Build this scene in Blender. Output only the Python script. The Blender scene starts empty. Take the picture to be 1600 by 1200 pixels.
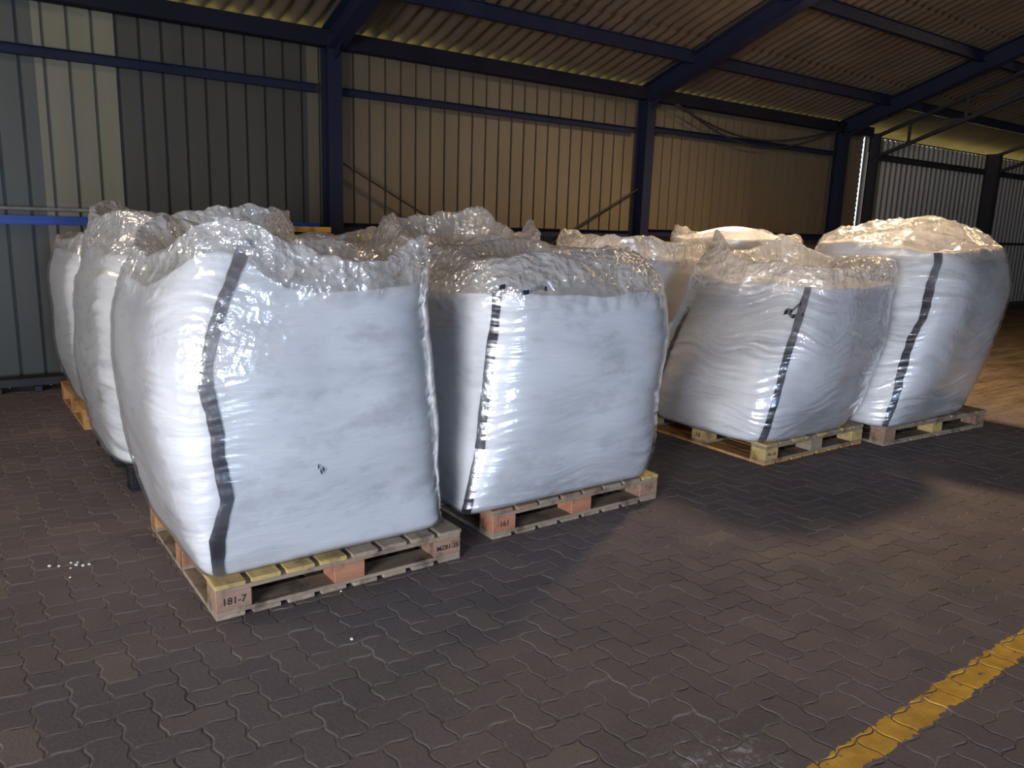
import bpy, math, random
import numpy as np
from mathutils import Matrix, Vector

S = bpy.context.scene
COL = S.collection
random.seed(7)

# ------------------------------------------------------------------ camera
F = 1225.0
nad = np.array([600 - 800, 6490 - 600, F]); nad /= np.linalg.norm(nad)
AZ = -nad
AX = np.array([2500 - 800, 395 - 600, F]); AX = AX - AZ * (AX @ AZ); AX /= np.linalg.norm(AX)
AY = np.cross(AZ, AX)
M = np.array([AX, AY, AZ])
cam_d = bpy.data.cameras.new('camera')
cam = bpy.data.objects.new('camera', cam_d); COL.objects.link(cam)
R = Matrix(((M[0, 0], -M[0, 1], -M[0, 2]), (M[1, 0], -M[1, 1], -M[1, 2]), (M[2, 0], -M[2, 1], -M[2, 2])))
cam.matrix_world = Matrix.Translation((0, 0, 1.6)) @ R.to_4x4()
cam_d.sensor_width = 36; cam_d.lens = F / 1600 * 36
cam_d.clip_start = 0.05; cam_d.clip_end = 200
S.camera = cam

# ------------------------------------------------------------------ world and lights
w = bpy.data.worlds.new('world'); S.world = w; w.use_nodes = True
bg = w.node_tree.nodes['Background']
bg.inputs[0].default_value = (0.62, 0.78, 1.0, 1); bg.inputs[1].default_value = 2.2

def area(name, loc, target, sx, sy, power, col, spread=math.pi):
    l = bpy.data.lights.new(name, 'AREA'); l.shape = 'RECTANGLE'; l.size = sx; l.size_y = sy
    l.energy = power; l.color = col; l.spread = spread
    o = bpy.data.objects.new(name, l); COL.objects.link(o); o.location = loc
    d = Vector(target) - Vector(loc)
    o.rotation_euler = d.to_track_quat('-Z', 'Y').to_euler()
    return o
def point(name, loc, power, col, rad):
    l = bpy.data.lights.new(name, 'POINT'); l.energy = power; l.color = col; l.shadow_soft_size = rad
    o = bpy.data.objects.new(name, l); COL.objects.link(o); o.location = loc
    return o
area('front_door_daylight', (-0.1, -6.5, 1.35), (-0.1, 0, 1.35), 1.5, 2.6, 330, (0.46, 0.66, 1.0))
area('side_door_daylight', (-5.9, -2.2, 1.3), (1, -2.2, 1.3), 3.6, 2.5, 1020, (0.93, 0.95, 1.0))
lamp = point('warm_bay_lamp', (7.75, 5.0, 3.95), 30, (1.0, 0.70, 0.42), 0.22)
sl = bpy.data.lights.new('warm_bay_lamp_beam', 'SPOT'); sl.energy = 1150; sl.color = (1.0, 0.72, 0.44); sl.shadow_soft_size = 0.2; sl.spot_size = math.radians(164); sl.spot_blend = 1.0
so = bpy.data.objects.new('warm_bay_lamp_beam', sl); COL.objects.link(so); so.location = (7.75, 5.0, 3.95)
sn = bpy.data.lights.new('sun', 'SUN'); sn.energy = 34; sn.angle = 0.01; sn.color = (1, 0.93, 0.8)
sno = bpy.data.objects.new('sun', sn); COL.objects.link(sno); sno.rotation_euler = Vector((0.25, -0.75, -0.62)).to_track_quat('-Z', 'Y').to_euler()
point('far_floor_fill', (13.5, 3.5, 4.4), 90, (1.0, 0.70, 0.42), 0.3)  # added fill that brightens the far floor, stands for no known fixture
point('left_bay_lamp', (-1.6, 5.2, 4.0), 150, (1.0, 0.80, 0.55), 0.3)

S.view_settings.view_transform = 'Standard'; S.view_settings.look = 'None'
S.view_settings.exposure = 0.15; S.view_settings.gamma = 1.0; S.view_settings.use_curve_mapping = False

# ------------------------------------------------------------------ materials
def mat(name, col, rough=0.6, metal=0.0, spec=0.5):
    m = bpy.data.materials.new(name); m.use_nodes = True
    b = m.node_tree.nodes['Principled BSDF']
    b.inputs['Base Color'].default_value = (*col, 1); b.inputs['Roughness'].default_value = rough
    b.inputs['Metallic'].default_value = metal; b.inputs['Specular IOR Level'].default_value = spec
    return m
class NT:
    def __init__(s, m): s.t = m.node_tree; s.b = s.t.nodes.get('Principled BSDF')
    def n(s, typ, **kw):
        x = s.t.nodes.new(typ)
        for k, v in kw.items():
            if k.startswith('i_'):
                x.inputs[k[2:].replace('_', ' ')].default_value = v
            else: setattr(x, k, v)
        return x
    def l(s, a, b): s.t.links.new(a, b)
    def obj(s, scale=(1, 1, 1)):
        tc = s.n('ShaderNodeTexCoord'); mp = s.n('ShaderNodeMapping'); mp.inputs['Scale'].default_value = scale
        s.l(tc.outputs['Object'], mp.inputs['Vector']); return mp.outputs[0]
    def noise(s, vec, scale, detail=4, rough=0.55):
        x = s.n('ShaderNodeTexNoise'); x.inputs['Scale'].default_value = scale
        x.inputs['Detail'].default_value = detail; x.inputs['Roughness'].default_value = rough
        if vec is not None: s.l(vec, x.inputs['Vector'])
        return x.outputs['Fac']
    def ramp(s, fac, stops):
        r = s.n('ShaderNodeValToRGB'); e = r.color_ramp.elements
        while len(e) < len(stops): e.new(0.5)
        for i, (p, c) in enumerate(stops):
            e[i].position = p; e[i].color = (*c, 1) if len(c) == 3 else c
        s.l(fac, r.inputs[0]); return r.outputs[0]
    def math(s, op, a, b=None, clamp=False):
        x = s.n('ShaderNodeMath', operation=op); x.use_clamp = clamp
        for i, v in enumerate((a, b)):
            if v is None: continue
            if hasattr(v, 'links') or hasattr(v, 'is_linked'): s.l(v, x.inputs[i])
            else: x.inputs[i].default_value = v
        return x.outputs[0]
    def mix(s, fac, a, b, blend='MIX'):
        x = s.n('ShaderNodeMix', data_type='RGBA', blend_type=blend)
        for sock, v in ((x.inputs[0], fac), (x.inputs[6], a), (x.inputs[7], b)):
            if hasattr(v, 'is_linked'): s.l(v, sock)
            else: sock.default_value = v if not isinstance(v, tuple) else (*v, 1)
        return x.outputs[2]
    def bump(s, h, strength, dist, nrm=None):
        x = s.n('ShaderNodeBump'); x.inputs['Strength'].default_value = strength; x.inputs['Distance'].default_value = dist
        s.l(h, x.inputs['Height'])
        if nrm is not None: s.l(nrm, x.inputs['Normal'])
        return x.outputs[0]

def painted(name, c1, c2, rough=0.5, scale=3.0, streak=True, spec=0.35):
    m = mat(name, c1, rough, spec=spec); t = NT(m)
    v = t.obj((1, 1, 0.12 if streak else 1))
    f = t.noise(v, scale, 5, .6)
    t.l(t.ramp(f, [(0.3, c1), (0.75, c2)]), t.b.inputs['Base Color'])
    return m

STEEL = painted('navy_steel_paint', (0.008, 0.010, 0.024), (0.015, 0.016, 0.033), 0.6, 2.0, True, 0.12)
STEELB = painted('blue_steel_paint', (0.02, 0.06, 0.30), (0.02, 0.05, 0.2), 0.45, 2.0)
DARK = painted('dark_steel', (0.012, 0.012, 0.016), (0.03, 0.025, 0.025), 0.6, 2.0)
GALV = painted('galvanised_pipe', (0.10, 0.10, 0.10), (0.2, 0.2, 0.19), 0.4, 5.0)
PANEL = {
    'green': painted('wall_sheet_grey_green', (0.044, 0.044, 0.037), (0.060, 0.059, 0.048), 0.45, 3),
    'beige': painted('wall_sheet_pale', (0.115, 0.105, 0.072), (0.148, 0.135, 0.093), 0.45, 3),
    'grey': painted('wall_sheet_dark_grey', (0.038, 0.035, 0.028), (0.052, 0.047, 0.037), 0.45, 3),
    'tan': painted('wall_sheet_tan', (0.088, 0.068, 0.044), (0.11, 0.085, 0.055), 0.45, 3),
    'far': painted('wall_sheet_galvanised', (0.12, 0.106, 0.086), (0.17, 0.15, 0.125), 0.4, 3),
}
ROOFM = painted('fibre_cement_roof', (0.062, 0.043, 0.028), (0.10, 0.07, 0.046), 0.85, 1.3, False, 0.2)
WOODS = []
def wood(name, c1, c2, axis=1, paint=None):
    m = mat(name, c1, 0.75, spec=0.25); t = NT(m)
    sc = [14, 14, 14]; sc[axis] = 1.2
    f = t.noise(t.obj(tuple(sc)), 2.2, 6, .65)
    g2 = t.noise(t.obj((1, 1, 1)), 9, 4, .6)
    col = t.ramp(f, [(0.3, c1), (0.7, c2)])
    col = t.mix(t.ramp(g2, [(0.5, (0, 0, 0)), (0.68, (0.75,) * 3)]), col, tuple(x * 0.25 for x in c1))
    t.l(col, t.b.inputs['Base Color'])
    t.l(t.bump(f, 0.35, 0.004), t.b.inputs['Normal'])
    return m
W_Y = wood('pallet_wood_yellow', (0.36, 0.24, 0.085), (0.52, 0.38, 0.17))
W_G = wood('pallet_wood_grey', (0.20, 0.15, 0.11), (0.34, 0.27, 0.20))
W_GX = wood('pallet_wood_rail', (0.19, 0.14, 0.10), (0.32, 0.25, 0.18), 0)
W_R = wood('pallet_block_red', (0.30, 0.12, 0.07), (0.42, 0.20, 0.12), 0)
W_B = wood('pallet_block_brown', (0.22, 0.13, 0.09), (0.33, 0.21, 0.15), 0)
W_T = wood('timber_orange', (0.42, 0.22, 0.05), (0.6, 0.36, 0.10), 0)
W_O = wood('pallet_wood_orange', (0.36, 0.17, 0.06), (0.5, 0.27, 0.11))
W_K = mat('black_pallet_plastic', (0.012, 0.012, 0.016), 0.5)
INK = mat('black_stamp_ink', (0.02, 0.01, 0.012), 0.8)

# woven bag fabric
def bag_mat(name, tint=(0.80, 0.80, 0.82), dirt=0.5):
    m = mat(name, tint, 0.62, spec=0.3); t = NT(m)
    n1 = t.noise(t.obj((1, 1, 2.2)), 3.2, 7, .66)
    n2 = t.noise(t.obj((1, 1, 4)), 1.4, 3, .5)
    col = t.mix(t.ramp(n1, [(0.53, (0, 0, 0)), (0.74, (dirt,) * 3)]), tint, (0.30, 0.30, 0.33))
    col = t.mix(t.ramp(n2, [(0.5, (0, 0, 0)), (0.75, (0.45,) * 3)]), col, (0.5, 0.5, 0.54))
    t.l(col, t.b.inputs['Base Color'])
    f = t.noise(t.obj((1.2, 1.2, 9)), 7, 5, .6)
    t.l(t.bump(f, 0.5, 0.012), t.b.inputs['Normal'])
    return m
BAG = bag_mat('white_woven_sack')
BAGD = bag_mat('white_woven_sack_dusty', (0.74, 0.74, 0.75), 0.8)
SEAM = mat('navy_seam_webbing', (0.012, 0.014, 0.03), 0.35)

def film_mat(name):
    m = bpy.data.materials.new(name); m.use_nodes = True; t = NT(m)
    for x in list(m.node_tree.nodes): m.node_tree.nodes.remove(x)
    out = t.n('ShaderNodeOutputMaterial')
    at = t.n('ShaderNodeAttribute', attribute_name='haze'); hz = at.outputs['Fac']
    # fine creases: horizontal stretch lines on the sides, random crumples on the crown
    v = t.obj((1, 1, 1)); vs = t.obj((1.5, 1.5, 16.0))
    s1 = t.noise(vs, 2.4, 4, .55)
    c1 = t.noise(v, 9, 4, .6)
    vo = t.n('ShaderNodeTexVoronoi', feature='F1'); vo.inputs['Scale'].default_value = 27
    mixv = t.n('ShaderNodeVectorMath', operation='ADD'); nz = t.n('ShaderNodeTexNoise'); nz.inputs['Scale'].default_value = 8
    t.l(v, nz.inputs['Vector']); sc = t.n('ShaderNodeVectorMath', operation='SCALE'); sc.inputs['Scale'].default_value = .12
    t.l(nz.outputs['Color'], sc.inputs[0]); t.l(v, mixv.inputs[0]); t.l(sc.outputs[0], mixv.inputs[1]); t.l(mixv.outputs[0], vo.inputs['Vector'])
    s2 = t.noise(t.obj((5.0, 5.0, 40.0)), 3.0, 4, .6)
    s3 = t.noise(t.obj((30.0, 30.0, 7.0)), 2.0, 3, .6)
    pm = t.math('MULTIPLY', t.ramp(t.noise(v, 2.6, 3, .5), [(0.5, (0, 0, 0)), (0.62, (1, 1, 1))]), s3)
    b1 = t.bump(s1, 0.3, 0.006)
    b1 = t.bump(s2, 0.15, 0.003, b1)
    b1 = t.bump(pm, 0.35, 0.006, b1)
    hcr = t.math('MULTIPLY', t.math('ADD', c1, t.math('MULTIPLY', vo.outputs['Distance'], 0.35)), hz)
    b2 = t.bump(hcr, 1.0, 0.034, b1)
    gl = t.n('ShaderNodeBsdfGlossy'); gl.inputs['Roughness'].default_value = 0.17; gl.inputs['Color'].default_value = (1, 1, 1, 1)
    t.l(b2, gl.inputs['Normal']); t.l(t.math('SUBTRACT', 0.25, t.math('MULTIPLY', hz, 0.26)), gl.inputs['Roughness'])
    tr = t.n('ShaderNodeBsdfTransparent'); tr.inputs['Color'].default_value = (0.95, 0.95, 0.95, 1)
    di = t.n('ShaderNodeBsdfDiffuse'); di.inputs['Color'].default_value = (0.88, 0.87, 0.87, 1); t.l(b2, di.inputs['Normal'])
    tl = t.n('ShaderNodeBsdfTranslucent'); tl.inputs['Color'].default_value = (0.80, 0.78, 0.74, 1)
    dm = t.n('ShaderNodeMixShader'); dm.inputs[0].default_value = 0.4; t.l(di.outputs[0], dm.inputs[1]); t.l(tl.outputs[0], dm.inputs[2])
    m1 = t.n('ShaderNodeMixShader')
    hv = t.noise(v, 5, 4, .6)
    hf = t.math('MULTIPLY', hz, t.math('ADD', 0.35, t.math('MULTIPLY', hv, 0.7)), True)
    t.l(hf, m1.inputs[0]); t.l(tr.outputs[0], m1.inputs[1]); t.l(dm.outputs[0], m1.inputs[2])
    fr = t.n('ShaderNodeFresnel'); fr.inputs['IOR'].default_value = 1.5; t.l(b2, fr.inputs['Normal'])
    ff = t.math('MULTIPLY', fr.outputs[0], 3.8, True)
    ff = t.math('MINIMUM', t.math('ADD', ff, t.math('MULTIPLY', hz, 0.10)), 0.5)
    m2 = t.n('ShaderNodeMixShader'); t.l(ff, m2.inputs[0]); t.l(m1.outputs[0], m2.inputs[1]); t.l(gl.outputs[0], m2.inputs[2])
    t.l(m2.outputs[0], out.inputs['Surface'])
    return m
FILM = film_mat('stretch_film')

# ------------------------------------------------------------------ helpers
def tag(o, label=None, cat=None, group=None, kind=None):
    if label: o['label'] = label
    if cat: o['category'] = cat
    if group: o['group'] = group
    if kind: o['kind'] = kind
    return o
def empty(name, loc=(0, 0, 0), rz=0):
    o = bpy.data.objects.new(name, None); COL.objects.link(o); o.location = loc; o.rotation_euler = (0, 0, rz)
    o.empty_display_size = 0.2
    return o
def link(name, me, m=None, parent=None, smooth=False):
    if m is not None: me.materials.append(m)
    if smooth: me.polygons.foreach_set('use_smooth', [True] * len(me.polygons))
    o = bpy.data.objects.new(name, me); COL.objects.link(o)
    if parent: o.parent = parent
    return o
class MB:
    def __init__(s): s.v = []; s.f = []
    def box(s, x0, x1, y0, y1, z0, z1, c=0.0):
        b = len(s.v)
        if c <= 0:
            s.v += [(x0, y0, z0), (x1, y0, z0), (x1, y1, z0), (x0, y1, z0), (x0, y0, z1), (x1, y0, z1), (x1, y1, z1), (x0, y1, z1)]
            s.f += [[b + i for i in q] for q in ((3, 2, 1, 0), (4, 5, 6, 7), (0, 1, 5, 4), (1, 2, 6, 5), (2, 3, 7, 6), (3, 0, 4, 7))]
        else:  # chamfered in plan and at top/bottom
            def ring(i, z):
                return [(x0 + i + c, y0 + i, z), (x1 - i - c, y0 + i, z), (x1 - i, y0 + i + c, z), (x1 - i, y1 - i - c, z),
                        (x1 - i - c, y1 - i, z), (x0 + i + c, y1 - i, z), (x0 + i, y1 - i - c, z), (x0 + i, y0 + i + c, z)]
            s.v += ring(c, z0) + ring(0, z0 + c) + ring(0, z1 - c) + ring(c, z1)
            for r in range(3):
                for i in range(8):
                    j = (i + 1) % 8; s.f.append([b + r * 8 + i, b + r * 8 + j, b + r * 8 + 8 + j, b + r * 8 + 8 + i])
            s.f.append([b + i for i in range(7, -1, -1)]); s.f.append([b + 24 + i for i in range(8)])
        return s
    def tube(s, pts, r, n=8):
        b = len(s.v); P = [Vector(p) for p in pts]
        for i, p in enumerate(P):
            d = (P[min(i + 1, len(P) - 1)] - P[max(i - 1, 0)]).normalized()
            u = d.cross(Vector((0, 0, 1)));
            if u.length < 1e-3: u = Vector((1, 0, 0))
            u.normalize(); q = d.cross(u)
            for k in range(n):
                a = 2 * math.pi * k / n; s.v.append(tuple(p + u * (r * math.cos(a)) + q * (r * math.sin(a))))
        for i in range(len(P) - 1):
            for k in range(n):
                k2 = (k + 1) % n; s.f.append([b + i * n + k, b + i * n + k2, b + (i + 1) * n + k2, b + (i + 1) * n + k])
        s.f.append([b + k for k in range(n)][::-1]); s.f.append([b + (len(P) - 1) * n + k for k in range(n)])
        return s
    def prism(s, poly, a, b_, up=(0, 0, 1)):
        """extrude 2D polygon (u,w) along a->b_; w along up-ish"""
        a = Vector(a); b_ = Vector(b_); d = (b_ - a).normalized(); u = d.cross(Vector(up)).normalized(); q = u.cross(d)
        b = len(s.v); n = len(poly)
        for p in (a, b_):
            for (x, z) in poly: s.v.append(tuple(p + u * x + q * z))
        for k in range(n):
            k2 = (k + 1) % n; s.f.append([b + k, b + k2, b + n + k2, b + n + k])
        s.f.append([b + k for k in range(n)][::-1]); s.f.append([b + n + k for k in range(n)])
        return s
    def build(s, name, m=None, parent=None, smooth=False):
        me = bpy.data.meshes.new(name); me.from_pydata(s.v, [], s.f); me.update()
        return link(name, me, m, parent, smooth)
def ibeam(w, h, tf=0.012, tw=0.008):
    a, b = w / 2, h / 2; c = tw / 2
    return [(-a, -b), (a, -b), (a, -b + tf), (c, -b + tf), (c, b - tf), (a, b - tf), (a, b), (-a, b), (-a, b - tf), (-c, b - tf), (-c, -b + tf), (-a, -b + tf)]
def channel(w, h, t=0.006):
    return [(0, 0), (w, 0), (w, t), (t, t), (t, h - t), (w, h - t), (w, h), (0, h)]
def grid_mesh(name, P, closed_u, m, parent=None, attr=None, smooth=True, flip=False):
    """P: (rows, cols, 3)"""
    nr, nc = P.shape[:2]
    idx = np.arange(nr * nc).reshape(nr, nc)
    if closed_u: nx = np.roll(idx, -1, axis=1); a = idx[:-1]; b = nx[:-1]; c = nx[1:]; d = idx[1:]
    else: a = idx[:-1, :-1]; b = idx[:-1, 1:]; c = idx[1:, 1:]; d = idx[1:, :-1]
    q = np.stack([a, b, c, d], -1).reshape(-1, 4)
    if flip: q = q[:, ::-1]
    me = bpy.data.meshes.new(name)
    me.vertices.add(nr * nc); me.vertices.foreach_set('co', P.reshape(-1).astype(np.float32))
    me.loops.add(q.size); me.loops.foreach_set('vertex_index', q.reshape(-1).astype(np.int32))
    me.polygons.add(len(q)); me.polygons.foreach_set('loop_start', np.arange(0, q.size, 4, dtype=np.int32))
    me.polygons.foreach_set('loop_total', np.full(len(q), 4, dtype=np.int32))
    me.update(calc_edges=True)
    if attr is not None:
        A = me.attributes.new('haze', 'FLOAT', 'POINT'); A.data.foreach_set('value', attr.reshape(-1).astype(np.float32))
    return link(name, me, m, parent, smooth)

# vectorised gradient noise
_rng = np.random.RandomState(3)
_perm = _rng.permutation(256); _perm = np.concatenate([_perm, _perm, _perm])
_g = _rng.normal(size=(256, 3)); _g /= np.linalg.norm(_g, axis=1)[:, None]
def perlin(p):
    p = np.asarray(p, float); i = np.floor(p).astype(int); f = p - i; i &= 255
    u = f * f * f * (f * (f * 6 - 15) + 10); r = 0
    for dx in (0, 1):
        for dy in (0, 1):
            for dz in (0, 1):
                h = _perm[_perm[_perm[(i[..., 0] + dx) & 255] + ((i[..., 1] + dy) & 255)] + ((i[..., 2] + dz) & 255)]
                g = _g[h]; d = f - np.array([dx, dy, dz])
                ww = (u[..., 0] if dx else 1 - u[..., 0]) * (u[..., 1] if dy else 1 - u[..., 1]) * (u[..., 2] if dz else 1 - u[..., 2])
                r = r + ww * (g * d).sum(-1)
    return r * 1.6
def ridged(p): return 1 - 2 * np.abs(perlin(p))

# ------------------------------------------------------------------ floor
PX, PY = 0.1065, 0.1008          # paver module
X0, Y0 = 0.875 - 3 * PX, 2.484 - 0.5 * PY
FX0, FX1, FY0, FY1 = -3.0, 12.5, -0.5, 8.3
def zig(t):
    t = t - np.floor(t)
    return np.interp(t, [0, .17, .33, .67, .83, 1], [0, 1, 1, -1, -1, 0]) * 0.058
def paver_outline(w, h):
    pts = []; st = [0, .17, .33, .67, .83]
    for i in range(w):
        for s_ in st: pts.append((i + s_, zig(i + s_)))
    for i in range(h):
        for s_ in st: pts.append((w + zig(i + s_), i + s_))
    for i in range(w, 0, -1):
        for s_ in st: pts.append((i - s_, h + zig(i - s_)))
    for i in range(h, 0, -1):
        for s_ in st: pts.append((0 + zig(i - s_), i - s_))
    return np.array(pts, float)
def shrink(P, d):
    a = np.roll(P, 1, 0); b = np.roll(P, -1, 0); t = b - a; t /= np.linalg.norm(t, axis=1)[:, None]
    return P + np.stack([-t[:, 1], t[:, 0]], 1) * d
tops = []
for (w_, h_) in ((2, 1), (1, 2)):
    o = paver_outline(w_, h_) * [PX, PY]
    r0 = shrink(o, 0.0062); r1 = shrink(o, 0.0032); r2 = shrink(o, 0.0018)
    V = np.concatenate([np.c_[r0, np.zeros(len(o))], np.c_[r1, np.full(len(o), -0.0020)], np.c_[r2, np.full(len(o), -0.010)]])
    tops.append((V, len(o)))
VV = []; LV = []; LS = []; LT = []; base = 0; loop = 0
rs = np.random.RandomState(11)
for k in range(-120, 160):
    for mm in range(-60, 60):
        for ty, (ox, oy) in enumerate(((0, 0), (3, 0))):
            gx = X0 + (k + 4 * mm + ox) * PX; gy = Y0 + (k + oy) * PY
            if gx < FX0 or gx > FX1 or gy < FY0 or gy > FY1: continue
            V, n = tops[ty]
            P = V + [gx, gy, 0]
            tl = rs.normal(size=3) * [0.004, 0.004, 0.0004]
            c = V[:n].mean(0)
            P[:, 2] += (V[:, 0] - c[0]) * tl[0] + (V[:, 1] - c[1]) * tl[1] + tl[2]
            VV.append(P)
            i = np.arange(n); j = (i + 1) % n
            LV.append(base + i); LS.append([loop]); LT.append([n]); loop += n
            for r in (0, 1):
                q = np.stack([r * n + j, r * n + i, (r + 1) * n + i, (r + 1) * n + j], 1) + base
                LV.append(q.reshape(-1)); LS.append(loop + 4 * np.arange(n)); LT.append(np.full(n, 4)); loop += 4 * n
            base += 3 * n
nb = base
ext = [(-7, -13), (25, -13), (25, 8.3), (-7, 8.3)]
# sand bed under the pavers and the worn concrete beyond them
VV.append(np.array([(x, y, -0.0040) for x, y in ((FX0 - .2, FY0 - .2), (FX1 + .2, FY0 - .2), (FX1 + .2, FY1 + .1), (FX0 - .2, FY1 + .1))]))
LV.append(np.array([0, 1, 2, 3]) + base); LS.append([loop]); LT.append([4]); loop += 4; base += 4
for (x0, x1, y0, y1) in ((-7, FX0, -13, 8.4), (FX1, 25, -13, 8.4), (FX0, FX1, -13, FY0)):
    VV.append(np.array([(x0, y0, -0.003), (x1, y0, -0.003), (x1, y1, -0.003), (x0, y1, -0.003)]))
    LV.append(np.array([0, 1, 2, 3]) + base); LS.append([loop]); LT.append([4]); loop += 4; base += 4
VV = np.concatenate(VV); LV = np.concatenate(LV); LS = np.concatenate(LS); LT = np.concatenate(LT)
me = bpy.data.meshes.new('floor')
me.vertices.add(len(VV)); me.vertices.foreach_set('co', VV.reshape(-1).astype(np.float32))
me.loops.add(len(LV)); me.loops.foreach_set('vertex_index', LV.astype(np.int32))
me.polygons.add(len(LS)); me.polygons.foreach_set('loop_start', LS.astype(np.int32)); me.polygons.foreach_set('loop_total', LT.astype(np.int32))
me.update(calc_edges=True)
me.polygons.foreach_set('use_smooth', [False] * len(me.polygons))
fm = mat('paver_floor', (0.1, 0.09, 0.09), 0.8, spec=0.1); t = NT(fm)
geo = t.n('ShaderNodeNewGeometry'); sep = t.n('ShaderNodeSeparateXYZ'); t.l(geo.outputs['Position'], sep.inputs[0])
ov = t.obj()
rnd = geo.outputs['Random Per Island']
blk = t.ramp(rnd, [(0, (0.115, 0.090, 0.096)), (0.5, (0.130, 0.103, 0.105)), (0.95, (0.142, 0.113, 0.106)), (1, (0.175, 0.142, 0.120))])
stain = t.noise(ov, 1.1, 5, .6)
blk = t.mix(t.ramp(stain, [(0.42, (0, 0, 0)), (0.7, (0.5,) * 3)]), blk, (0.065, 0.062, 0.058))
gr = t.noise(ov, 60, 3, .6)
blk = t.mix(t.ramp(gr, [(0.35, (0, 0, 0)), (0.75, (0.35,) * 3)]), blk, (0.20, 0.18, 0.165))
sand = t.ramp(t.noise(ov, 3, 4, .6), [(0.35, (0.17, 0.145, 0.135)), (0.65, (0.36, 0.32, 0.28))])
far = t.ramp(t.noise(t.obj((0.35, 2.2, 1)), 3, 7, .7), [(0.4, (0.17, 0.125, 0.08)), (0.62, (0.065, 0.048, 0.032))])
# yellow painted line on the paver tops
ya = t.math('ADD', sep.outputs[1], t.math('MULTIPLY', t.math('SUBTRACT', t.noise(ov, 16, 3, .6), 0.5), 0.06))
ymask = t.math('MULTIPLY', t.math('GREATER_THAN', ya, 1.035), t.math('LESS_THAN', ya, 1.135))
xm = t.math('GREATER_THAN', sep.outputs[0], 1.98)
wear = t.math('GREATER_THAN', t.noise(ov, 22, 5, .7), 0.36)
topm = t.math('GREATER_THAN', sep.outputs[2], -0.0030)
ymask = t.math('MULTIPLY', t.math('MULTIPLY', ymask, wear), t.math('MULTIPLY', xm, topm))
ycol = t.ramp(t.noise(ov, 12, 4, .6), [(0.3, (0.42, 0.22, 0.035)), (0.7, (0.66, 0.38, 0.06))])
col = t.mix(topm, sand, blk)
farm = t.math('GREATER_THAN', sep.outputs[0], FX1)
farb = t.math('SMOOTH_MIN', 1.0, 1.0)
# dirt blown over the pavers towards the far end
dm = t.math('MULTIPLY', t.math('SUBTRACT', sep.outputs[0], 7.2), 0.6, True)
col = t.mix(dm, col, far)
# white powder spill
vd = t.n('ShaderNodeVectorMath', operation='DISTANCE'); t.l(geo.outputs['Position'], vd.inputs[0]); vd.inputs[1].default_value = (1.82, 1.28, 0)
sp = t.math('MULTIPLY', t.math('SUBTRACT', 0.22, vd.outputs['Value']), 6.0, True)
spn = t.math('MULTIPLY', sp, t.ramp(t.noise(ov, 18, 6, .75), [(0.52, (0, 0, 0)), (0.66, (1, 1, 1))]), True)
col = t.mix(spn, col, (0.42, 0.42, 0.45))
col = t.mix(ymask, col, ycol)
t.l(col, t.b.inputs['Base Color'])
t.l(t.bump(t.noise(ov, 70, 4, .7), 0.35, 0.004), t.b.inputs['Normal'])
t.l(t.ramp(t.noise(ov, 4, 4, .6), [(0.3, (0.6,) * 3), (0.7, (0.85,) * 3)]), t.b.inputs['Roughness'])
fl = link('floor', me, fm); tag(fl, kind='structure', label='dark brick-like zigzag paver floor with a yellow line')

# ground outside the shed, seen only as light through the gaps
MB().box(-30, 60, 8.75, 40, -0.3, -0.1).build('outside_ground', mat('sunlit_grass', (0.5, 0.52, 0.16), 0.9)); tag(bpy.data.objects['outside_ground'], kind='structure')

# ------------------------------------------------------------------ walls
WY = 8.12
def wall_sheet(name, x0, x1, z0, z1, m, style='groove', y=WY, parent=None, phase=0.0, d=0.035):
    P = 0.19
    xs = []; ys = []
    k = math.floor((x0 - phase) / P) - 1
    while k * P + phase < x1:
        b = k * P + phase
        if style == 'groove': prof = [(0, 0), (0.160, 0), (0.163, d), (0.184, d), (0.187, 0)]
        else: prof = [(0, 0), (0.065, 0), (0.095, d), (0.16, d)]
        for (a, c) in prof:
            if x0 < b + a < x1: xs.append(b + a); ys.append(y + c)
        k += 1
    xs = [x0] + xs + [x1]; ys = [ys[0]] + ys + [ys[-1]]
    n = len(xs); v = [(xs[i], ys[i], z0) for i in range(n)] + [(xs[i], ys[i], z1) for i in range(n)]
    v += [(xs[i], ys[i] + 0.004, z0) for i in range(n)] + [(xs[i], ys[i] + 0.004, z1) for i in range(n)]
    f = []
    for i in range(n - 1):
        f.append([i, i + 1, n + i + 1, n + i]); f.append([2 * n + i + 1, 2 * n + i, 3 * n + i, 3 * n + i + 1])
        f.append([n + i, n + i + 1, 3 * n + i + 1, 3 * n + i]); f.append([i + 1, i, 2 * n + i, 2 * n + i + 1])
    b = MB(); b.v = v; b.f = f
    return tag(b.build(name, m, parent), kind='structure')
ZT = 3.42
wall_sheet('wall_back', -6, 0.86, 0, ZT, PANEL['green'])
wall_sheet('wall_back', 0.86, 1.488, 1.62, ZT, PANEL['beige'])
wall_sheet('wall_back', 0.86, 1.488, 0, 1.62, PANEL['far'])
wall_sheet('wall_back', 1.488, 3.27, 0, ZT, PANEL['grey'])
wall_sheet('wall_back', 3.27, 13.635, 0, ZT, PANEL['tan'])
wall_sheet('wall_back', 13.69, 25, 0.05, 3.29, PANEL['far'], 'wave', d=0.055)
plain = mat('plain_cladding', (0.16, 0.155, 0.14), 0.6)
MB().box(-6.1, -6.0, 0.6, 8.1, 0, 6.5).box(-6.1, -6.0, -6.6, -3.8, 0, 7).box(-6.1, -6.0, -3.8, 0.6, 2.7, 7).build('wall_left', plain)
MB().box(24.9, 25.0, -6.6, 8.1, 0, 7).build('wall_right', plain)
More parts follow.
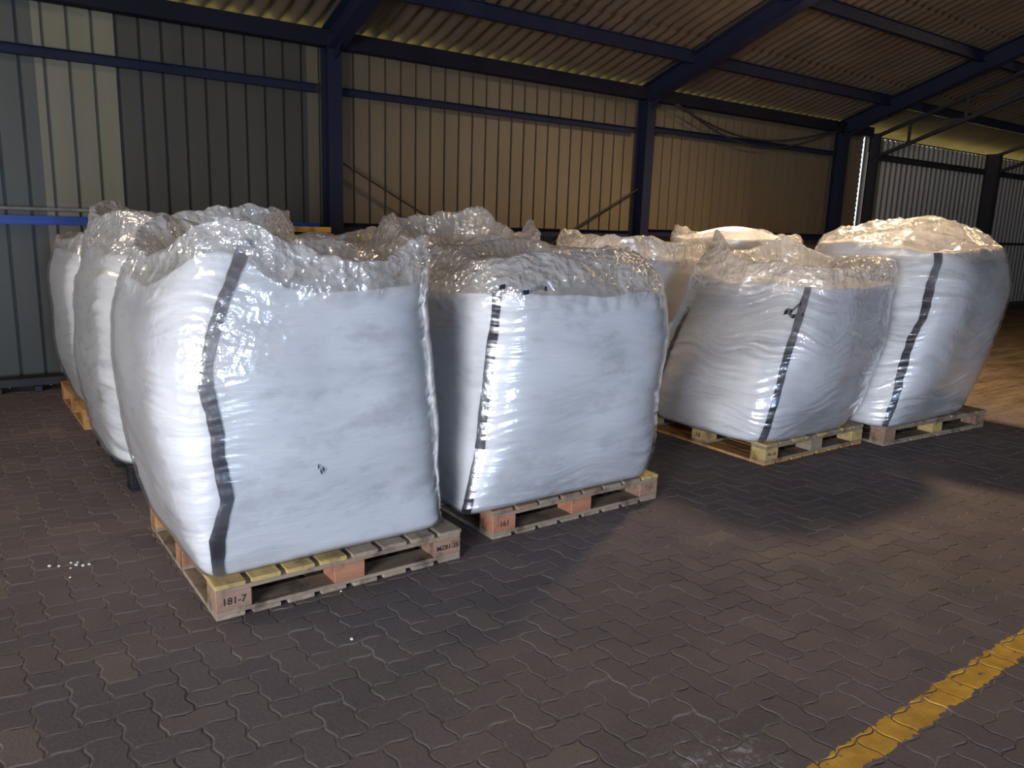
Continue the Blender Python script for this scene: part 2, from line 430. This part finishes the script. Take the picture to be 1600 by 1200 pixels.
MB().box(1.05, 25, -6.65, -6.55, 0, 8).box(-6, -1.25, -6.65, -6.55, 0, 8).box(-1.25, 1.05, -6.65, -6.55, 2.75, 8).build('wall_front', plain)
for n_ in ('wall_left', 'wall_right', 'wall_front'): tag(bpy.data.objects[n_], kind='structure')

# notched closing strip beside the last column, daylight shows between its teeth
b = MB()
z = 0.02
while z < 3.28:
    b.box(13.63, 13.702, WY + 0.03, WY + 0.036, z, z + 0.045); z += 0.085
tag(b.build('trim_1', DARK), kind='structure')

# ------------------------------------------------------------------ roof
SL = 0.36
def zroof(y): return 3.50 + SL * (8.05 - y)
RIDGE = -2.5
def roof(name, x0, x1, ya, yb, dz=0.0, pitch=0.177, amp=0.028):
    n = int((x1 - x0) / pitch * 8); xs = np.linspace(x0, x1, n + 1)
    zz = amp * np.sin(2 * np.pi * xs / pitch)
    ys = [ya, yb]
    P = np.zeros((2, len(xs), 3))
    for r, y in enumerate(ys):
        P[r, :, 0] = xs; P[r, :, 1] = y
        P[r, :, 2] = (zroof(y) if y >= RIDGE else 2 * zroof(RIDGE) - zroof(y)) + dz + zz
    return P
yy = [8.45, 7.05, 5.65, 4.2, 2.7, 1.2, -0.6, -2.5]
for i in range(len(yy) - 1):
    # each course laps under the next one up the slope
    P = roof('ceiling', -6.2, 25.1, yy[i], yy[i + 1] - 0.12, 0.0)
    P[1, :, 2] -= 0.018; P[0, :, 2] += 0.012 if i else 0
    tag(grid_mesh('ceiling', P, False, ROOFM), kind='structure')
b = MB()
zr = zroof(RIDGE)
b.v = [(-6.2, RIDGE, zr), (25.1, RIDGE, zr), (25.1, -13.1, zr - 3.8), (-6.2, -13.1, zr - 3.8)]; b.f = [[0, 1, 2, 3]]
tag(b.build('ceiling', ROOFM), kind='structure')

# portal frames: column + rafter move together
def frame(x, label, w=0.17, h=0.24, wc=0.19):
    r = empty('portal_frame', (x, 7.95, 0)); tag(r, label, 'steel frame', None)
    c = MB().prism(ibeam(0.15, wc), (0, 0.03, 0), (0, 0.03, 3.36), (0, 1, 0)).build('column', STEEL, r)
    ya, yb = 8.0, RIDGE
    dz = -0.20
    b_ = MB(); b_.prism(ibeam(w, h), (0, ya - 7.95, zroof(ya) + dz), (0, yb - 7.95, zroof(yb) + dz)).build('rafter', STEEL, r)
    hb = MB(); z0 = zroof(7.83) - 0.32
    hb.v = [(-0.008, -0.11, z0 + .05), (0.008, -0.11, z0 + .05), (0.008, -0.05, z0 - 0.14), (-0.008, -0.05, z0 - 0.14), (0.008, -0.32, z0 + 0.11), (-0.008, -0.32, z0 + 0.11)]
    hb.f = [[0, 3, 5], [1, 4, 2], [0, 1, 2, 3], [2, 4, 5, 3], [0, 5, 4, 1]]
    hb.build('haunch_plate', STEEL, r)
    pl = MB().box(-0.17, 0.17, -0.17, 0.17, 0, 0.02).build('base_plate', STEEL, r)
    return r
frame(3.475, 'leftmost navy steel column and rafter, where dark grey cladding meets tan')
frame(8.03, 'navy steel column and rafter near the orange glow on the tan wall, second from left')
frame(12.75, 'navy steel column and rafter just left of the bright vertical slit')

# purlins along the building
pn = ['lowest roof purlin above the eaves beam, crossing all bays', 'roof purlin one step up the slope from the lowest', 'roof purlin third from the eaves, high near the top edge',
      'roof purlin fourth from the eaves']
for i, y in enumerate([7.2, 5.85, 4.5, 3.1, 1.7, 0.3]):
    o = MB().prism(ibeam(0.075, 0.15, 0.01, 0.01), (-6, y, zroof(y) - 0.105), (24.9, y, zroof(y) - 0.105)).build('roof_purlin', STEEL)
    tag(o, pn[i] if i < 4 else 'navy roof purlin near the ridge, above and behind the viewpoint', 'roof beam', 'purlins under the corrugated roof' if i > 3 else None)
b = MB(); b.box(-6, 13.62, 7.92, 8.06, 3.26, 3.42, 0.006)
tag(b.build('eaves_beam', painted('eaves_beam_paint', (0.006, 0.006, 0.011), (0.011, 0.010, 0.018), 0.6, 2.0, True, 0.1)), 'deep navy beam running along the top of the wall', 'steel beam')

def rail(x0, x1, z, h, label, m, y=8.03, group=None, name='wall_rail'):
    o = MB().prism(channel(0.05, h), (x0, y + 0.03, z - h / 2), (x1, y + 0.03, z - h / 2)).build(name, m)
    return tag(o, label, 'rail', group)
rail(-6, 3.35, 2.86, 0.085, 'navy wall rail high on the dark grey cladding, left bay', STEEL)
rail(3.60, 7.90, 2.86, 0.075, 'navy wall rail high on the tan cladding, middle bay', STEEL)
rail(8.16, 12.62, 2.91, 0.075, 'navy wall rail high on the tan cladding, bay with the drooping cable', STEEL)
rail(13.75, 18.3, 2.95, 0.11, 'dark wall rail high on the far galvanised cladding', DARK)
rail(18.57, 24.8, 2.95, 0.11, 'dark wall rail beyond the last column at the right edge', DARK)
rail(-6, 3.35, 1.47, 0.075, 'bright blue rail low on the left wall', STEELB)
rail(3.60, 7.90, 1.47, 0.10, 'navy rail low on the tan wall behind the sacks, middle bay', STEEL)
rail(8.16, 12.62, 1.50, 0.10, 'navy rail low on the tan wall, right of the second column', STEEL)
rail(13.75, 24.8, 1.46, 0.05, 'thin dark rail halfway up the far galvanised wall', DARK)
b = MB(); b.tube([(-6, 7.99, 1.565), (1.22, 7.99, 1.565)], 0.016); b.tube([(1.2, 7.99, 1.60), (1.2, 7.99, 1.50)], 0.03)
tag(b.build('conduit_pipe', GALV), 'grey pipe clipped just above the blue rail on the left wall', 'pipe')
tag(MB().box(2.3, 3.34, 7.72, 7.84, 1.42, 1.475, 0.004).build('timber_plank', W_T), 'orange timber plank end seen beside the left column', 'plank')
tr_ = empty('trestle', (2.85, 7.78, 0)); tag(tr_, 'wooden trestle under the orange plank', 'trestle')
for x in (-.5, .4): MB().box(x - .05, x + .05, -.08, .08, 0, 1.42, 0.004).build('leg', W_G, tr_)

b = MB().prism([(-.02, -.004), (.02, -.004), (.02, .004), (-.02, .004)], (3.60, 8.0, 2.14), (5.3, 8.0, 1.28))
tag(b.build('wall_brace', DARK), 'thin diagonal brace sloping down right from the left column', 'brace')
b = MB().prism([(-.02, -.004), (.02, -.004), (.02, .004), (-.02, .004)], (8.05, 8.0, 2.13), (6.4, 8.0, 1.30))
tag(b.build('wall_brace', DARK), 'thin diagonal brace sloping down left from the second column', 'brace')

# drooping cables in bay three
for k, (dz, lab) in enumerate(((0, 'upper of two thin cables drooping across the right bay'), (-0.05, 'lower of two thin cables drooping across the right bay'))):
    pts = []
    for i in range(25):
        u = i / 24; x = 8.55 + u * 4.1
        pts.append((x, 7.98 - 0.045 * k, 3.27 + 0.03 * u + dz * math.sin(math.pi * u) * (1.2 if k else 1) - (0.33 + 0.05 * k) * math.sin(math.pi * u) * (1.15 - 0.3 * u)))
    tag(MB().tube(pts, 0.014, 6).build('hanging_cable', DARK, smooth=True), lab, 'cable')

# ---- far bay: open truss frames
def truss(x, label, wc=0.16, dc=0.12):
    r = empty('truss_frame', (x, 7.95, 0)); tag(r, label, 'steel frame')
    MB().prism(ibeam(dc, wc), (0, 0, 0), (0, 0, 3.33), (0, 1, 0)).build('column', DARK, r)
    L = [(-.035, -.035), (.035, -.035), (.035, -.025), (-.025, -.025), (-.025, .035), (-.035, .035)]
    MB().prism(L, (0, -0.05, 3.30), (0, -5.2, 3.30 + 5.15 * 0.36)).build('top_chord', DARK, r)
    MB().prism(L, (0, 0.05, 2.90), (0, -5.2, 2.90 + 5.25 * 0.36)).build('bottom_chord', DARK, r)
    for yk in (-0.6, -1.5, -2.4, -3.3):
        MB().prism([(-.02, -.02), (.02, -.02), (.02, .02), (-.02, .02)], (0, yk, 2.93 - 0.36 * yk), (0, yk, 3.29 - 0.36 * yk), (0, 1, 0)).build('web_post', DARK, r)
        MB().prism([(-.015, -.015), (.015, -.015), (.015, .015), (-.015, .015)], (0.03, yk, 3.29 - 0.36 * yk), (0.03, yk - 0.85, 2.93 - 0.36 * (yk - .9)), (1, 0, 0)).build('web_diagonal', DARK, r)
    MB().box(-0.16, 0.16, -0.15, 0.15, 0, 0.02).build('base_plate', DARK, r)
    return r
truss(13.73, 'dark column with open truss just right of the bright vertical slit')
truss(18.43, 'dark column with open truss near the right edge', 0.28)
tag(MB().tube([(13.7, 8.09, 3.30), (24.9, 8.09, 3.30)], 0.012).build('eaves_tie', DARK), 'thin dark tie under the bright eaves gap of the far bay', 'rail')
tag(MB().box(13.7, 24.9, 8.0, 8.16, 0, 0.10, 0.01).build('trim_2', mat('dark_sill', (0.05, 0.045, 0.04), 0.8)), kind='structure')

# low dark rack beam at the foot of the left wall
r = empty('low_steel_rack', (-0.6, 7.9, 0)); tag(r, 'low dark steel rack on short feet against the left wall', 'rack')
MB().box(-.3, 1.75, -0.05, 0.10, 0.05, 0.12, 0.005).build('beam', DARK, r)
for x in (-.1, 0.2, 0.95, 1.25, 1.5): MB().box(x - 0.03, x + 0.03, -0.07, 0.1, 0, 0.05, 0.004).build('foot', DARK, r)

# ------------------------------------------------------------------ pallets
def text_mesh(body, size):
    cu = bpy.data.curves.new('t', 'FONT'); cu.body = body; cu.size = size; cu.extrude = 0.0004; cu.offset = 0.0005; cu.align_x = 'CENTER'; cu.align_y = 'CENTER'
    o = bpy.data.objects.new('t', cu); COL.objects.link(o)
    dg = bpy.context.evaluated_depsgraph_get(); me = bpy.data.meshes.new_from_object(o.evaluated_get(dg))
    bpy.data.objects.remove(o); return me
def pallet(loc, label, sx=1.17, sy=1.17, rz=0.0, top=None, blocks=None, rail_m=W_GX, bottom=None, stamps=None, side_stamp=None, seed=1, nb=8, gap=0.024):
    rg = random.Random(seed)
    r = empty('wooden_pallet', loc, rz); tag(r, label, 'pallet')
    top = top or [W_G] * nb; bottom = bottom or W_G; blocks = blocks or [W_B] * 9
    bw = (sx - gap * (nb - 1)) / nb
    for i in range(nb):
        x = i * (bw + gap); j = rg.uniform(-0.006, 0.006)
        MB().box(x, x + bw, j, sy + j, 0.134, 0.153, 0.0025).build('deck_board', top[i % len(top)], r)
        if not (blocks[0] is W_K):
            MB().box(x + 0.004, x + bw - 0.003, rg.uniform(0, .006), sy, 0.0, 0.019, 0.0025).build('base_board', bottom, r)
    if blocks[0] is W_K: MB().box(0, sx, 0, 0.12, 0, 0.019).box(0, sx, sy - .12, sy, 0, 0.019).build('base_board', bottom, r)
    hb = 0.13
    for i, y in enumerate((0, (sy - hb) / 2, sy - hb)):
        MB().box(0.004, sx - 0.004, y + 0.004, y + hb, 0.114, 0.134, 0.002).build('top_rail', rail_m, r)
        MB().box(0.004, sx - 0.004, y + 0.004, y + hb, 0.019, 0.036, 0.002).build('bottom_rail', rail_m, r)
        for k, x in enumerate((0, (sx - 0.15) / 2, sx - 0.15)):
            b_ = MB().box(x + 0.003, x + 0.147, y + 0.003, y + hb - 0.003, 0.036, 0.114, 0.003).build('block', blocks[(i * 3 + k) % len(blocks)], r)
            if i == 0 and stamps and stamps[k]:
                s = link('stamp', text_mesh(stamps[k], 0.042 if len(stamps[k]) < 6 else 0.031), INK, b_)
                s.location = (x + 0.075, 0.002, 0.075); s.rotation_euler = (math.pi / 2, 0, 0)
            if k == 0 and i == 1 and side_stamp:
                s = link('stamp', text_mesh(side_stamp, 0.05), INK, b_)
                s.location = (x + 0.002, y + 0.065, 0.075); s.rotation_euler = (math.pi / 2, 0, -math.pi / 2)
    return r
R_ = [W_R] * 9
pallet((0.775, 2.965, 0), 'yellow and grey slatted pallet under the nearest white sack', 1.15, 1.15, 0,
       [W_Y, W_Y, W_Y, W_Y, W_G, W_G, W_G, W_G], [W_B, W_R, W_B, W_R, W_R, W_R, W_O, W_R, W_R], stamps=('181-7', None, 'MZB1-25'), seed=1)
pallet((2.175, 3.06, 0), 'worn pallet with reddish blocks under the second front sack', 1.2, 1.17, 0, [W_B, W_B, W_G, W_B, W_B, W_G, W_G, W_Y],
       [W_R, W_R, W_B] * 3, stamps=('161', None, None), seed=2)
pallet((4.505, 3.13, 0), 'pale pallet with yellowish blocks under the sack with exposed front seam', 1.19, 1.22, -0.02, [W_Y, W_G, W_Y, W_G],
       [W_Y, W_G, W_Y] * 3, stamps=('18-1-20', None, None), side_stamp='18', bottom=W_O, seed=3)
pallet((5.76, 2.97, 0), 'brown pallet under the tall leaning sack at the right', 1.42, 1.17, -0.085, [W_B, W_G], [W_B, W_Y, W_B] * 3, seed=4)

# ------------------------------------------------------------------ sacks
def smooth_interp(z, zs, vs):
    zs = np.array(zs, float); vs = np.array(vs, float)
    m = np.gradient(vs, zs)
    i = np.clip(np.searchsorted(zs, z) - 1, 0, len(zs) - 2); h = zs[i + 1] - zs[i]; t_ = np.clip((z - zs[i]) / h, 0, 1)
    return (2 * t_**3 - 3 * t_**2 + 1) * vs[i] + (t_**3 - 2 * t_**2 + t_) * h * m[i] + (-2 * t_**3 + 3 * t_**2) * vs[i + 1] + (t_**3 - t_**2) * h * m[i + 1]

class Sack:
    """levels: (z, x_left, x_right, y_front, y_back, squareness)"""
    def __init__(s, levels, rim, peaks, fill, seed, bump=1.0, sag=0.10, crown=0.05, rn=0.05, fold=1.0, fpk=(), loose=-.35, dome=.07, caphaze=.68):
        s.dome = dome; s.caphaze = caphaze
        s.loose = loose
        s.fpk = fpk
        L = np.array(levels, float); s.z = L[:, 0]; s.L = L; s.rim = rim; s.peaks = peaks; s.fill = fill; s.seed = seed
        s.bumpk = bump; s.sag = sag; s.crown = crown; s.rn = rn; s.fold = fold
        s.o = np.array([seed * 7.3, seed * 3.1, seed * 5.7])
    def rimz(s, phi):
        z = np.full_like(phi, s.rim)
        for (a, h, wd) in s.peaks:
            d = (phi - math.radians(a) + math.pi) % (2 * math.pi) - math.pi
            z = z + h * np.exp(-(d / wd) ** 2)
        c = np.stack([np.cos(phi) * 1.6, np.sin(phi) * 1.6, np.zeros_like(phi)], -1)
        z = z + s.rn * perlin(c + s.o) + s.rn * 0.5 * perlin(c * 2.6 + s.o + 9) + s.rn * 0.18 * ridged(c * 6 + s.o + 4)
        return z
    def fillz(s, phi):
        z = np.full_like(phi, s.fill)
        for (a, h, wd) in s.fpk:
            d = (phi - math.radians(a) + math.pi) % (2 * math.pi) - math.pi
            z = z + h * np.exp(-(d / wd) ** 2)
        c = np.stack([np.cos(phi) * 2, np.sin(phi) * 2, np.zeros_like(phi)], -1)
        return np.minimum(z + 0.03 * perlin(c + s.o + 20), s.rimz(phi) - 0.02)
    def ring(s, z, phi):
        xl, xr, yf, yb, n = (smooth_interp(z, s.z, s.L[:, k]) for k in range(1, 6))
        a = (xr - xl) / 2; b = (yb - yf) / 2
        c, sn = np.cos(phi), np.sin(phi)
        r = ((np.abs(c) / a) ** n + (np.abs(sn) / b) ** n) ** (-1 / n)
        return (xl + xr) / 2, (yf + yb) / 2, r
    def side(s, z, phi, off=0.0):
        """z, phi arrays -> displaced surface points, plus outward normal estimate"""
        cx, cy, r = s.ring(z, phi)
        P = np.stack([cx + r * np.cos(phi), cy + r * np.sin(phi), z], -1)
        # crumple weight grows above the fill
        q0 = P + s.o
        cw = np.clip((z - (s.fillz(phi) - 0.085) + 0.05 * perlin(q0 * 6 + 31) + 0.03 * perlin(q0 * 15 + 3)) / 0.15, 0, 1)
        N = np.stack([np.cos(phi), np.sin(phi), np.zeros_like(phi)], -1)
        q = P + s.o
        d = 0.022 * perlin(q * [2.2, 2.2, 2.6]) * s.bumpk
        # horizontal stretch folds, stronger toward the corners
        warp = 0.12 * perlin(q * 2.5 + 5)
        hq = np.stack([q[..., 0] * 1.6, q[..., 1] * 1.6, (q[..., 2] + warp) * 13], -1)
        corner = 0.35 + 0.65 * np.abs(np.sin(2 * phi)) ** 2
        d += 0.0060 * s.fold * ridged(hq) * corner * (1 - 0.5 * cw)
        d += 0.0030 * s.fold * ridged(hq * [2, 2, 2.6] + 3) * (1 - 0.5 * cw)
        d += cw * (0.022 * ridged(q * 3.2) - 0.008 + 0.012 * ridged(q * 8 + 2) + 0.006 * ridged(q * 19 + 7)) * s.bumpk
        # tuck at the very bottom
        zb = s.z[0]; tk = np.clip(1 - (z - zb) / 0.035, 0, 1)
        d = d * (1 - tk) - 0.016 * tk ** 2
        return P + N * (d + off)[..., None], cw
    def shell(s, name, parent, m, nu, nv, off, film):
        phi = np.linspace(0, 2 * np.pi, nu, endpoint=False)
        if film: top = s.rimz(phi)
        else:
            top = s.fillz(phi)
        nv1 = int(nv * 0.72); zb = s.z[0]
        rows = []
        tt = np.linspace(0, 1, nv1)[:, None]
        Z = zb + (top[None] - zb) * tt; PH = np.repeat(phi[None], nv1, 0)
        P, cw = s.side(Z, PH, off)
        # cap
        nv2 = nv - nv1; rim = P[-1]; cen = rim.mean(0)
        kk = np.linspace(0, 1, nv2 + 1)[1:, None]
        rr = 1 - kk ** 1.15 * 0.995
        C = np.zeros((nv2, nu, 3))
        C[..., 0] = cen[0] + (rim[None, :, 0] - cen[0]) * rr; C[..., 1] = cen[1] + (rim[None, :, 1] - cen[1]) * rr
        if film:
            zc = s.rim - s.sag
            prof = 1 - np.clip(kk / (0.28 if s.sag > 0 else 0.8), 0, 1); prof = prof ** 2 * (3 - 2 * prof)
            C[..., 2] = zc + (rim[None, :, 2] - zc) * prof + s.crown * np.sin(np.pi * np.clip(kk * 3.2, 0, 1)) * 0.6
            q = C + s.o
            C[..., 2] += np.clip(kk * 5, 0, 1) * (0.07 * perlin(q * [3, 3, 1]) + 0.035 * ridged(q * [5, 5, 1]) - 0.01 + 0.014 * ridged(q * [12, 12, 1]))
        else:
            C[..., 2] = cen[2] + (rim[None, :, 2] - cen[2]) * rr + s.dome * np.sin(np.clip(1 - rr, 0, 1) * np.pi / 2) ** 1.8
        # close the underside with one small ring
        B = P[:1].copy(); ctr = B.mean(1, keepdims=True); B = ctr + (B - ctr) * 0.02; B[..., 2] = zb
        A = np.concatenate([B, P, C], 0)
        qq = P + s.o
        patch = np.clip(perlin(qq * 1.9 + 40) * 2.2 + s.loose, 0, 1); cor = np.abs(np.sin(2 * PH)) ** 10 * np.clip(0.5 + perlin(qq * 5 + 11), 0, 1)
        side_h = 0.02 + 0.26 * patch * np.clip((Z - 0.4) / 0.6, 0, 1) + 0.16 * cor
        haze = np.concatenate([np.full((1, nu), .02), np.maximum(side_h, (s.caphaze + .02) * cw), np.full((nv2, nu), s.caphaze)], 0)
        return grid_mesh(name, A, True, m, parent, haze if film else None)
    def seam(s, parent, ang, ztop, wd=0.032, wob=0.3, z0=None, name='corner_seam', off=0.007, drift=0.0, label=None):
        n = 120; z0 = s.z[0] + 0.005 if z0 is None else z0
        zz = np.linspace(z0, ztop, n)
        c = np.stack([zz * 3.5, np.full(n, s.seed * 1.7 + ztop), np.zeros(n)], -1)
        ka = ang if isinstance(ang, (list, tuple)) else [(0, ang), (9, ang)]
        ang0 = np.interp(zz, [k_[0] for k_ in ka], [math.radians(k_[1]) for k_ in ka])
        cx, cy, r = s.ring(zz, ang0)
        a0 = ang0 + wob * 0.10 * perlin(c) + wob * 0.03 * perlin(c * 4)
        cols = np.linspace(-0.5, 0.5, 7); hw = wd * (1 + 0.25 * perlin(c * 2.1 + 8))
        A = a0[:, None] + cols[None] * (hw / r)[:, None]
        Z = np.repeat(zz[:, None], 7, 1)
        offs = off + 0.006 * np.cos(cols * np.pi)[None] + 0.004 * perlin(np.stack([Z * 24, A * 3, Z * 0], -1))
        P, _ = s.side(Z, A, 0.0)
        P = P + np.stack([np.cos(A), np.sin(A), 0 * A], -1) * offs[..., None]
        return grid_mesh(name, P, False, SEAM, parent)

def band(s, parent, z0, z1, a0, a1, wd, name='lifting_loop', off=0.012):
    n = 40; u = np.linspace(0, 1, n); zz = z0 + (z1 - z0) * u + 0.012 * np.sin(u * 9); aa = np.radians(a0 + (a1 - a0) * u)
    cols = np.linspace(-.5, .5, 5)[None]; Z = zz[:, None] + cols * wd; A = np.repeat(aa[:, None], 5, 1)
    P, _ = s.side(Z, A, 0.0)
    P = P + np.stack([np.cos(A), np.sin(A), 0 * A], -1) * (off + 0.006 * np.sin(u * 14)[:, None, None])
    return grid_mesh(name, P, False, SEAM, parent)

def sack(label, levels, rim, peaks, fill, seed, seams, body=BAG, res=1.0, film=True, bands=(), **kw):
    s = Sack(levels, rim, peaks, fill, seed, **kw)
    L = s.L[0]; cx = (L[1] + L[2]) / 2; cy = (L[3] + L[4]) / 2
    r = empty('bulk_sack', (cx, cy, L[0])); tag(r, label, 'bulk bag')
    parts = [s.shell('sack_body', r, body, int(300 * res), int(170 * res), 0.0, False)]
    for sm in seams: parts.append(s.seam(r, **sm))
    for bd in bands: parts.append(band(s, r, **bd))
    parts.append(s.shell('film_wrap', r, FILM, int(420 * res), int(330 * res), 0.016, True))
    for p in parts: p.location = (-cx, -cy, -L[0])
    return r
PT = 0.153
sack('nearest big white bulk sack, film wrapped, bright highlight beside its dark corner seam',
     [(PT, .765, 1.86, 3.035, 4.02, 14), (.35, .70, 1.88, 3.0, 4.1, 7.5), (.7, .63, 1.90, 2.97, 4.15, 4.5), (1.0, .62, 1.89, 2.97, 4.15, 4), (1.2, .64, 1.87, 2.99, 4.15, 4), (1.4, .72, 1.87, 3.02, 4.08, 3.8), (1.65, .82, 1.87, 3.1, 4.0, 3.6)],
     1.40, [(-132, .15, .42), (-42, .12, .25), (135, .16, .5), (45, .06, .4)], 1.30, 1,
     [dict(ang=[(.15, -136), (.5, -127.5), (.8, -128.5), (.95, -129.5), (1.2, -126), (1.5, -124)], ztop=1.50, wd=.048, wob=.2), dict(ang=-42, ztop=0.75, wd=.02, wob=.2)], fpk=[(-130, .15, .35)], fold=.55, loose=-.5,
     bands=[dict(z0=.575, z1=.552, a0=-96, a1=-93.6, wd=.016, name='dark_scuff', off=.004)])
sack('second front sack with rounded crumpled film top and long navy seam at its left corner',
     [(PT, 2.02, 3.32, 3.08, 4.15, 14), (.35, 2.04, 3.38, 3.03, 4.18, 7.5), (.7, 2.06, 3.43, 2.99, 4.2, 4.4), (1.05, 2.10, 3.47, 2.98, 4.22, 4), (1.27, 2.14, 3.44, 3.04, 4.18, 3.8), (1.4, 2.22, 3.36, 3.12, 4.12, 3.4), (1.55, 2.45, 3.16, 3.34, 4.0, 3)],
     1.44, [(-60, .04, .5), (-150, -.03, .4), (60, .05, .5)], 1.24, 2,
     [dict(ang=-141, ztop=1.27, wd=.046, wob=.15), dict(ang=-35, ztop=1.2, wd=.02, wob=.3)], rn=.03, fold=.65, loose=-.5,
     bands=[dict(z0=1.275, z1=1.27, a0=-141, a1=-121, wd=.022, name='top_seam')])
sack('short leaning sack with a navy seam down its front, on the pale pallet',
     [(PT, 4.42, 5.64, 3.13, 4.32, 5), (.4, 4.42, 5.76, 3.05, 4.34, 4.2), (.7, 4.52, 5.86, 3.02, 4.35, 3.9), (1.0, 4.69, 6.00, 3.04, 4.35, 3.7), (1.25, 4.84, 6.10, 3.09, 4.34, 3.7), (1.5, 4.97, 6.07, 3.19, 4.26, 3.6)],
     1.38, [(135, .20, .45), (45, .14, .4), (-42, .04, .3), (-135, -.04, .5)], 1.22, 3,
     [dict(ang=[(.15, -133), (1.0, -137), (1.3, -138)], ztop=1.22, wd=.05, wob=.12), dict(ang=150, ztop=1.0, wd=.05, wob=.3), dict(ang=-38, ztop=1.0, wd=.03, wob=.4)], loose=.35, caphaze=.68,
     bands=[dict(z0=1.10, z1=1.035, a0=-138, a1=-145, wd=.03), dict(z0=1.035, z1=1.03, a0=-145, a1=-136, wd=.026)])
sack('tall leaning sack at the right with warm lit top and wavy navy corner seam',
     [(PT, 5.70, 6.98, 2.93, 4.05, 7), (.45, 5.78, 7.14, 2.85, 4.16, 4.5), (.8, 5.94, 7.31, 2.82, 4.2, 4.2), (1.15, 6.09, 7.48, 2.83, 4.2, 4), (1.38, 6.19, 7.57, 2.88, 4.2, 3.8), (1.52, 6.25, 7.56, 2.96, 4.16, 3.5), (1.66, 6.38, 7.46, 3.14, 4.06, 3.1)],
     1.50, [(-60, .03, .5), (-135, -.02, .4), (60, .06, .4), (150, .10, .4)], 1.52, 4,
     [dict(ang=[(.15, -138), (.9, -140), (1.6, -138)], ztop=1.47, wd=.055, wob=.3), dict(ang=-38, ztop=1.2, wd=.02, wob=.3)], sag=-.20, rn=.03, dome=.14, caphaze=.32, crown=0)
# second row
def back_sack(label, x0, y0, wd, dp, top, peaks, seed, fill, seams=None, leanx=0.0, body=BAG, res=.7, m=None, **kw):
    l = leanx
    lv = [(PT, x0 + .02, x0 + wd - .02, y0 + .02, y0 + dp - .04, 6), (.45, x0 - .05 + .2 * l, x0 + wd + .03 + .2 * l, y0 - .03, y0 + dp, 4.6), (.8, x0 - .07 + .5 * l, x0 + wd + .05 + .5 * l, y0 - .05, y0 + dp, 4.2),
          (1.15, x0 - .05 + .8 * l, x0 + wd + .05 + .8 * l, y0 - .03, y0 + dp, 4), (1.4, x0 + .03 + l, x0 + wd - .02 + l, y0, y0 + dp - .04, 3.8), (1.7, x0 + .12 + l, x0 + wd - .1 + l, y0 + .1, y0 + dp - .1, 3.4)]
    return sack(label, lv, top, peaks, fill, seed, seams or [], body=body, res=res, **kw)
back_sack('dusty sack directly behind the nearest one, with a lumpy double-humped film top', .75, 4.66, 1.15, 1.1, 1.545,
          [(-140, .03, .5), (-75, .07, .7), (135, .06, .5)], 5, 1.36, [], body=BAGD, fold=1.8)
back_sack('sack at the far left against the blue rail, third in its row', .80, 6.3, 1.15, 1.05, 1.36, [(-130, .03, .5), (-45, .1, .4), (60, .12, .5)], 6, 1.27, body=BAG)
back_sack('sack behind the second front one, tied film knot sagging on its top', 2.72, 4.62, 1.10, 1.15, 1.48, [(-120, -.05, .4), (-40, .10, .4), (60, .18, .7), (130, .14, .6)], 7, 1.22, body=BAGD, bump=1.7, rn=.08)
back_sack('half hidden sack near the wall behind the gap between the two front sacks', 2.2, 6.3, 1.12, 1.1, 1.40, [(-45, .1, .4)], 8, 1.25, body=BAGD)
back_sack('warm lit sack behind the short leaning one, left of it', 4.52, 4.66, 1.2, 1.1, 1.44, [(-135, .08, .6), (135, .08, .6), (45, .05, .4)], 9, 1.32, body=BAG, bump=1.4)
back_sack('bright topped sack behind the tall leaning one', 5.95, 4.70, 1.2, 1.1, 1.52, [(-135, .07, .6), (-60, .04, .5), (135, .07, .6)], 10, 1.50, leanx=.1, caphaze=.3, dome=.12)
back_sack('partly hidden sack by the wall behind the middle of the stack', 3.75, 6.3, 1.2, 1.1, 1.42, [(-45, .08, .4)], 11, 1.3, body=BAGD, res=.5)
for (x, y, lab, kw) in ((0.78, 6.28, 'orange-brown pallet corner under the far left sack', dict(top=[W_O], blocks=[W_O] * 9, bottom=W_O, rail_m=W_O)),
                        (0.80, 4.72, 'black pallet under the dusty sack behind the nearest one', dict(top=[W_K], blocks=[W_K] * 9, bottom=W_K, rail_m=W_K)),
                        (2.68, 4.62, 'pallet under the sack with the film knot', {}), (2.17, 6.3, 'pallet under the half hidden sack near the wall', {}),
                        (4.5, 4.66, 'pallet under the warm lit sack behind the short leaning one', dict(top=[W_O], bottom=W_O)), (5.93, 4.7, 'pallet under the bright topped sack', {}),
                        (3.74, 6.3, 'pallet under the partly hidden sack by the wall', {})):
    pallet((x, y, 0), lab, seed=int(x * 10 + y), **kw)

# small stone crumbs on the pavers at left
import bmesh
def pebble(x, y, r, i):
    bm = bmesh.new(); bmesh.ops.create_icosphere(bm, subdivisions=2, radius=r)
    for v in bm.verts: v.co *= 1 + 0.35 * float(perlin(np.array([v.co.x / r * 1.3 + i * 3, v.co.y / r * 1.3, v.co.z / r * 1.3])))
    for v in bm.verts: v.co.z = v.co.z * .7 + r * .6
    me_ = bpy.data.meshes.new('pebble'); bm.to_mesh(me_); bm.free()
    o = link('pebble', me_, PEB, None, True); o.location = (x, y, 0)
    tag(o, 'one of the pale crumbs scattered on the pavers left of the nearest sack', 'pebble', 'pale crumbs on the pavers')
PEB = mat('pale_crumb', (0.55, 0.56, 0.5), 0.8)
for i, (x, y) in enumerate(((.335, 3.85), (.385, 3.86), (.40, 3.82), (.41, 3.85), (.425, 3.80), (.45, 3.80), (.375, 3.80), (.30, 3.87), (.36, 3.70), (1.17, 2.56), (1.30, 2.95))):
    pebble(x, y, random.uniform(.005, .010), i)
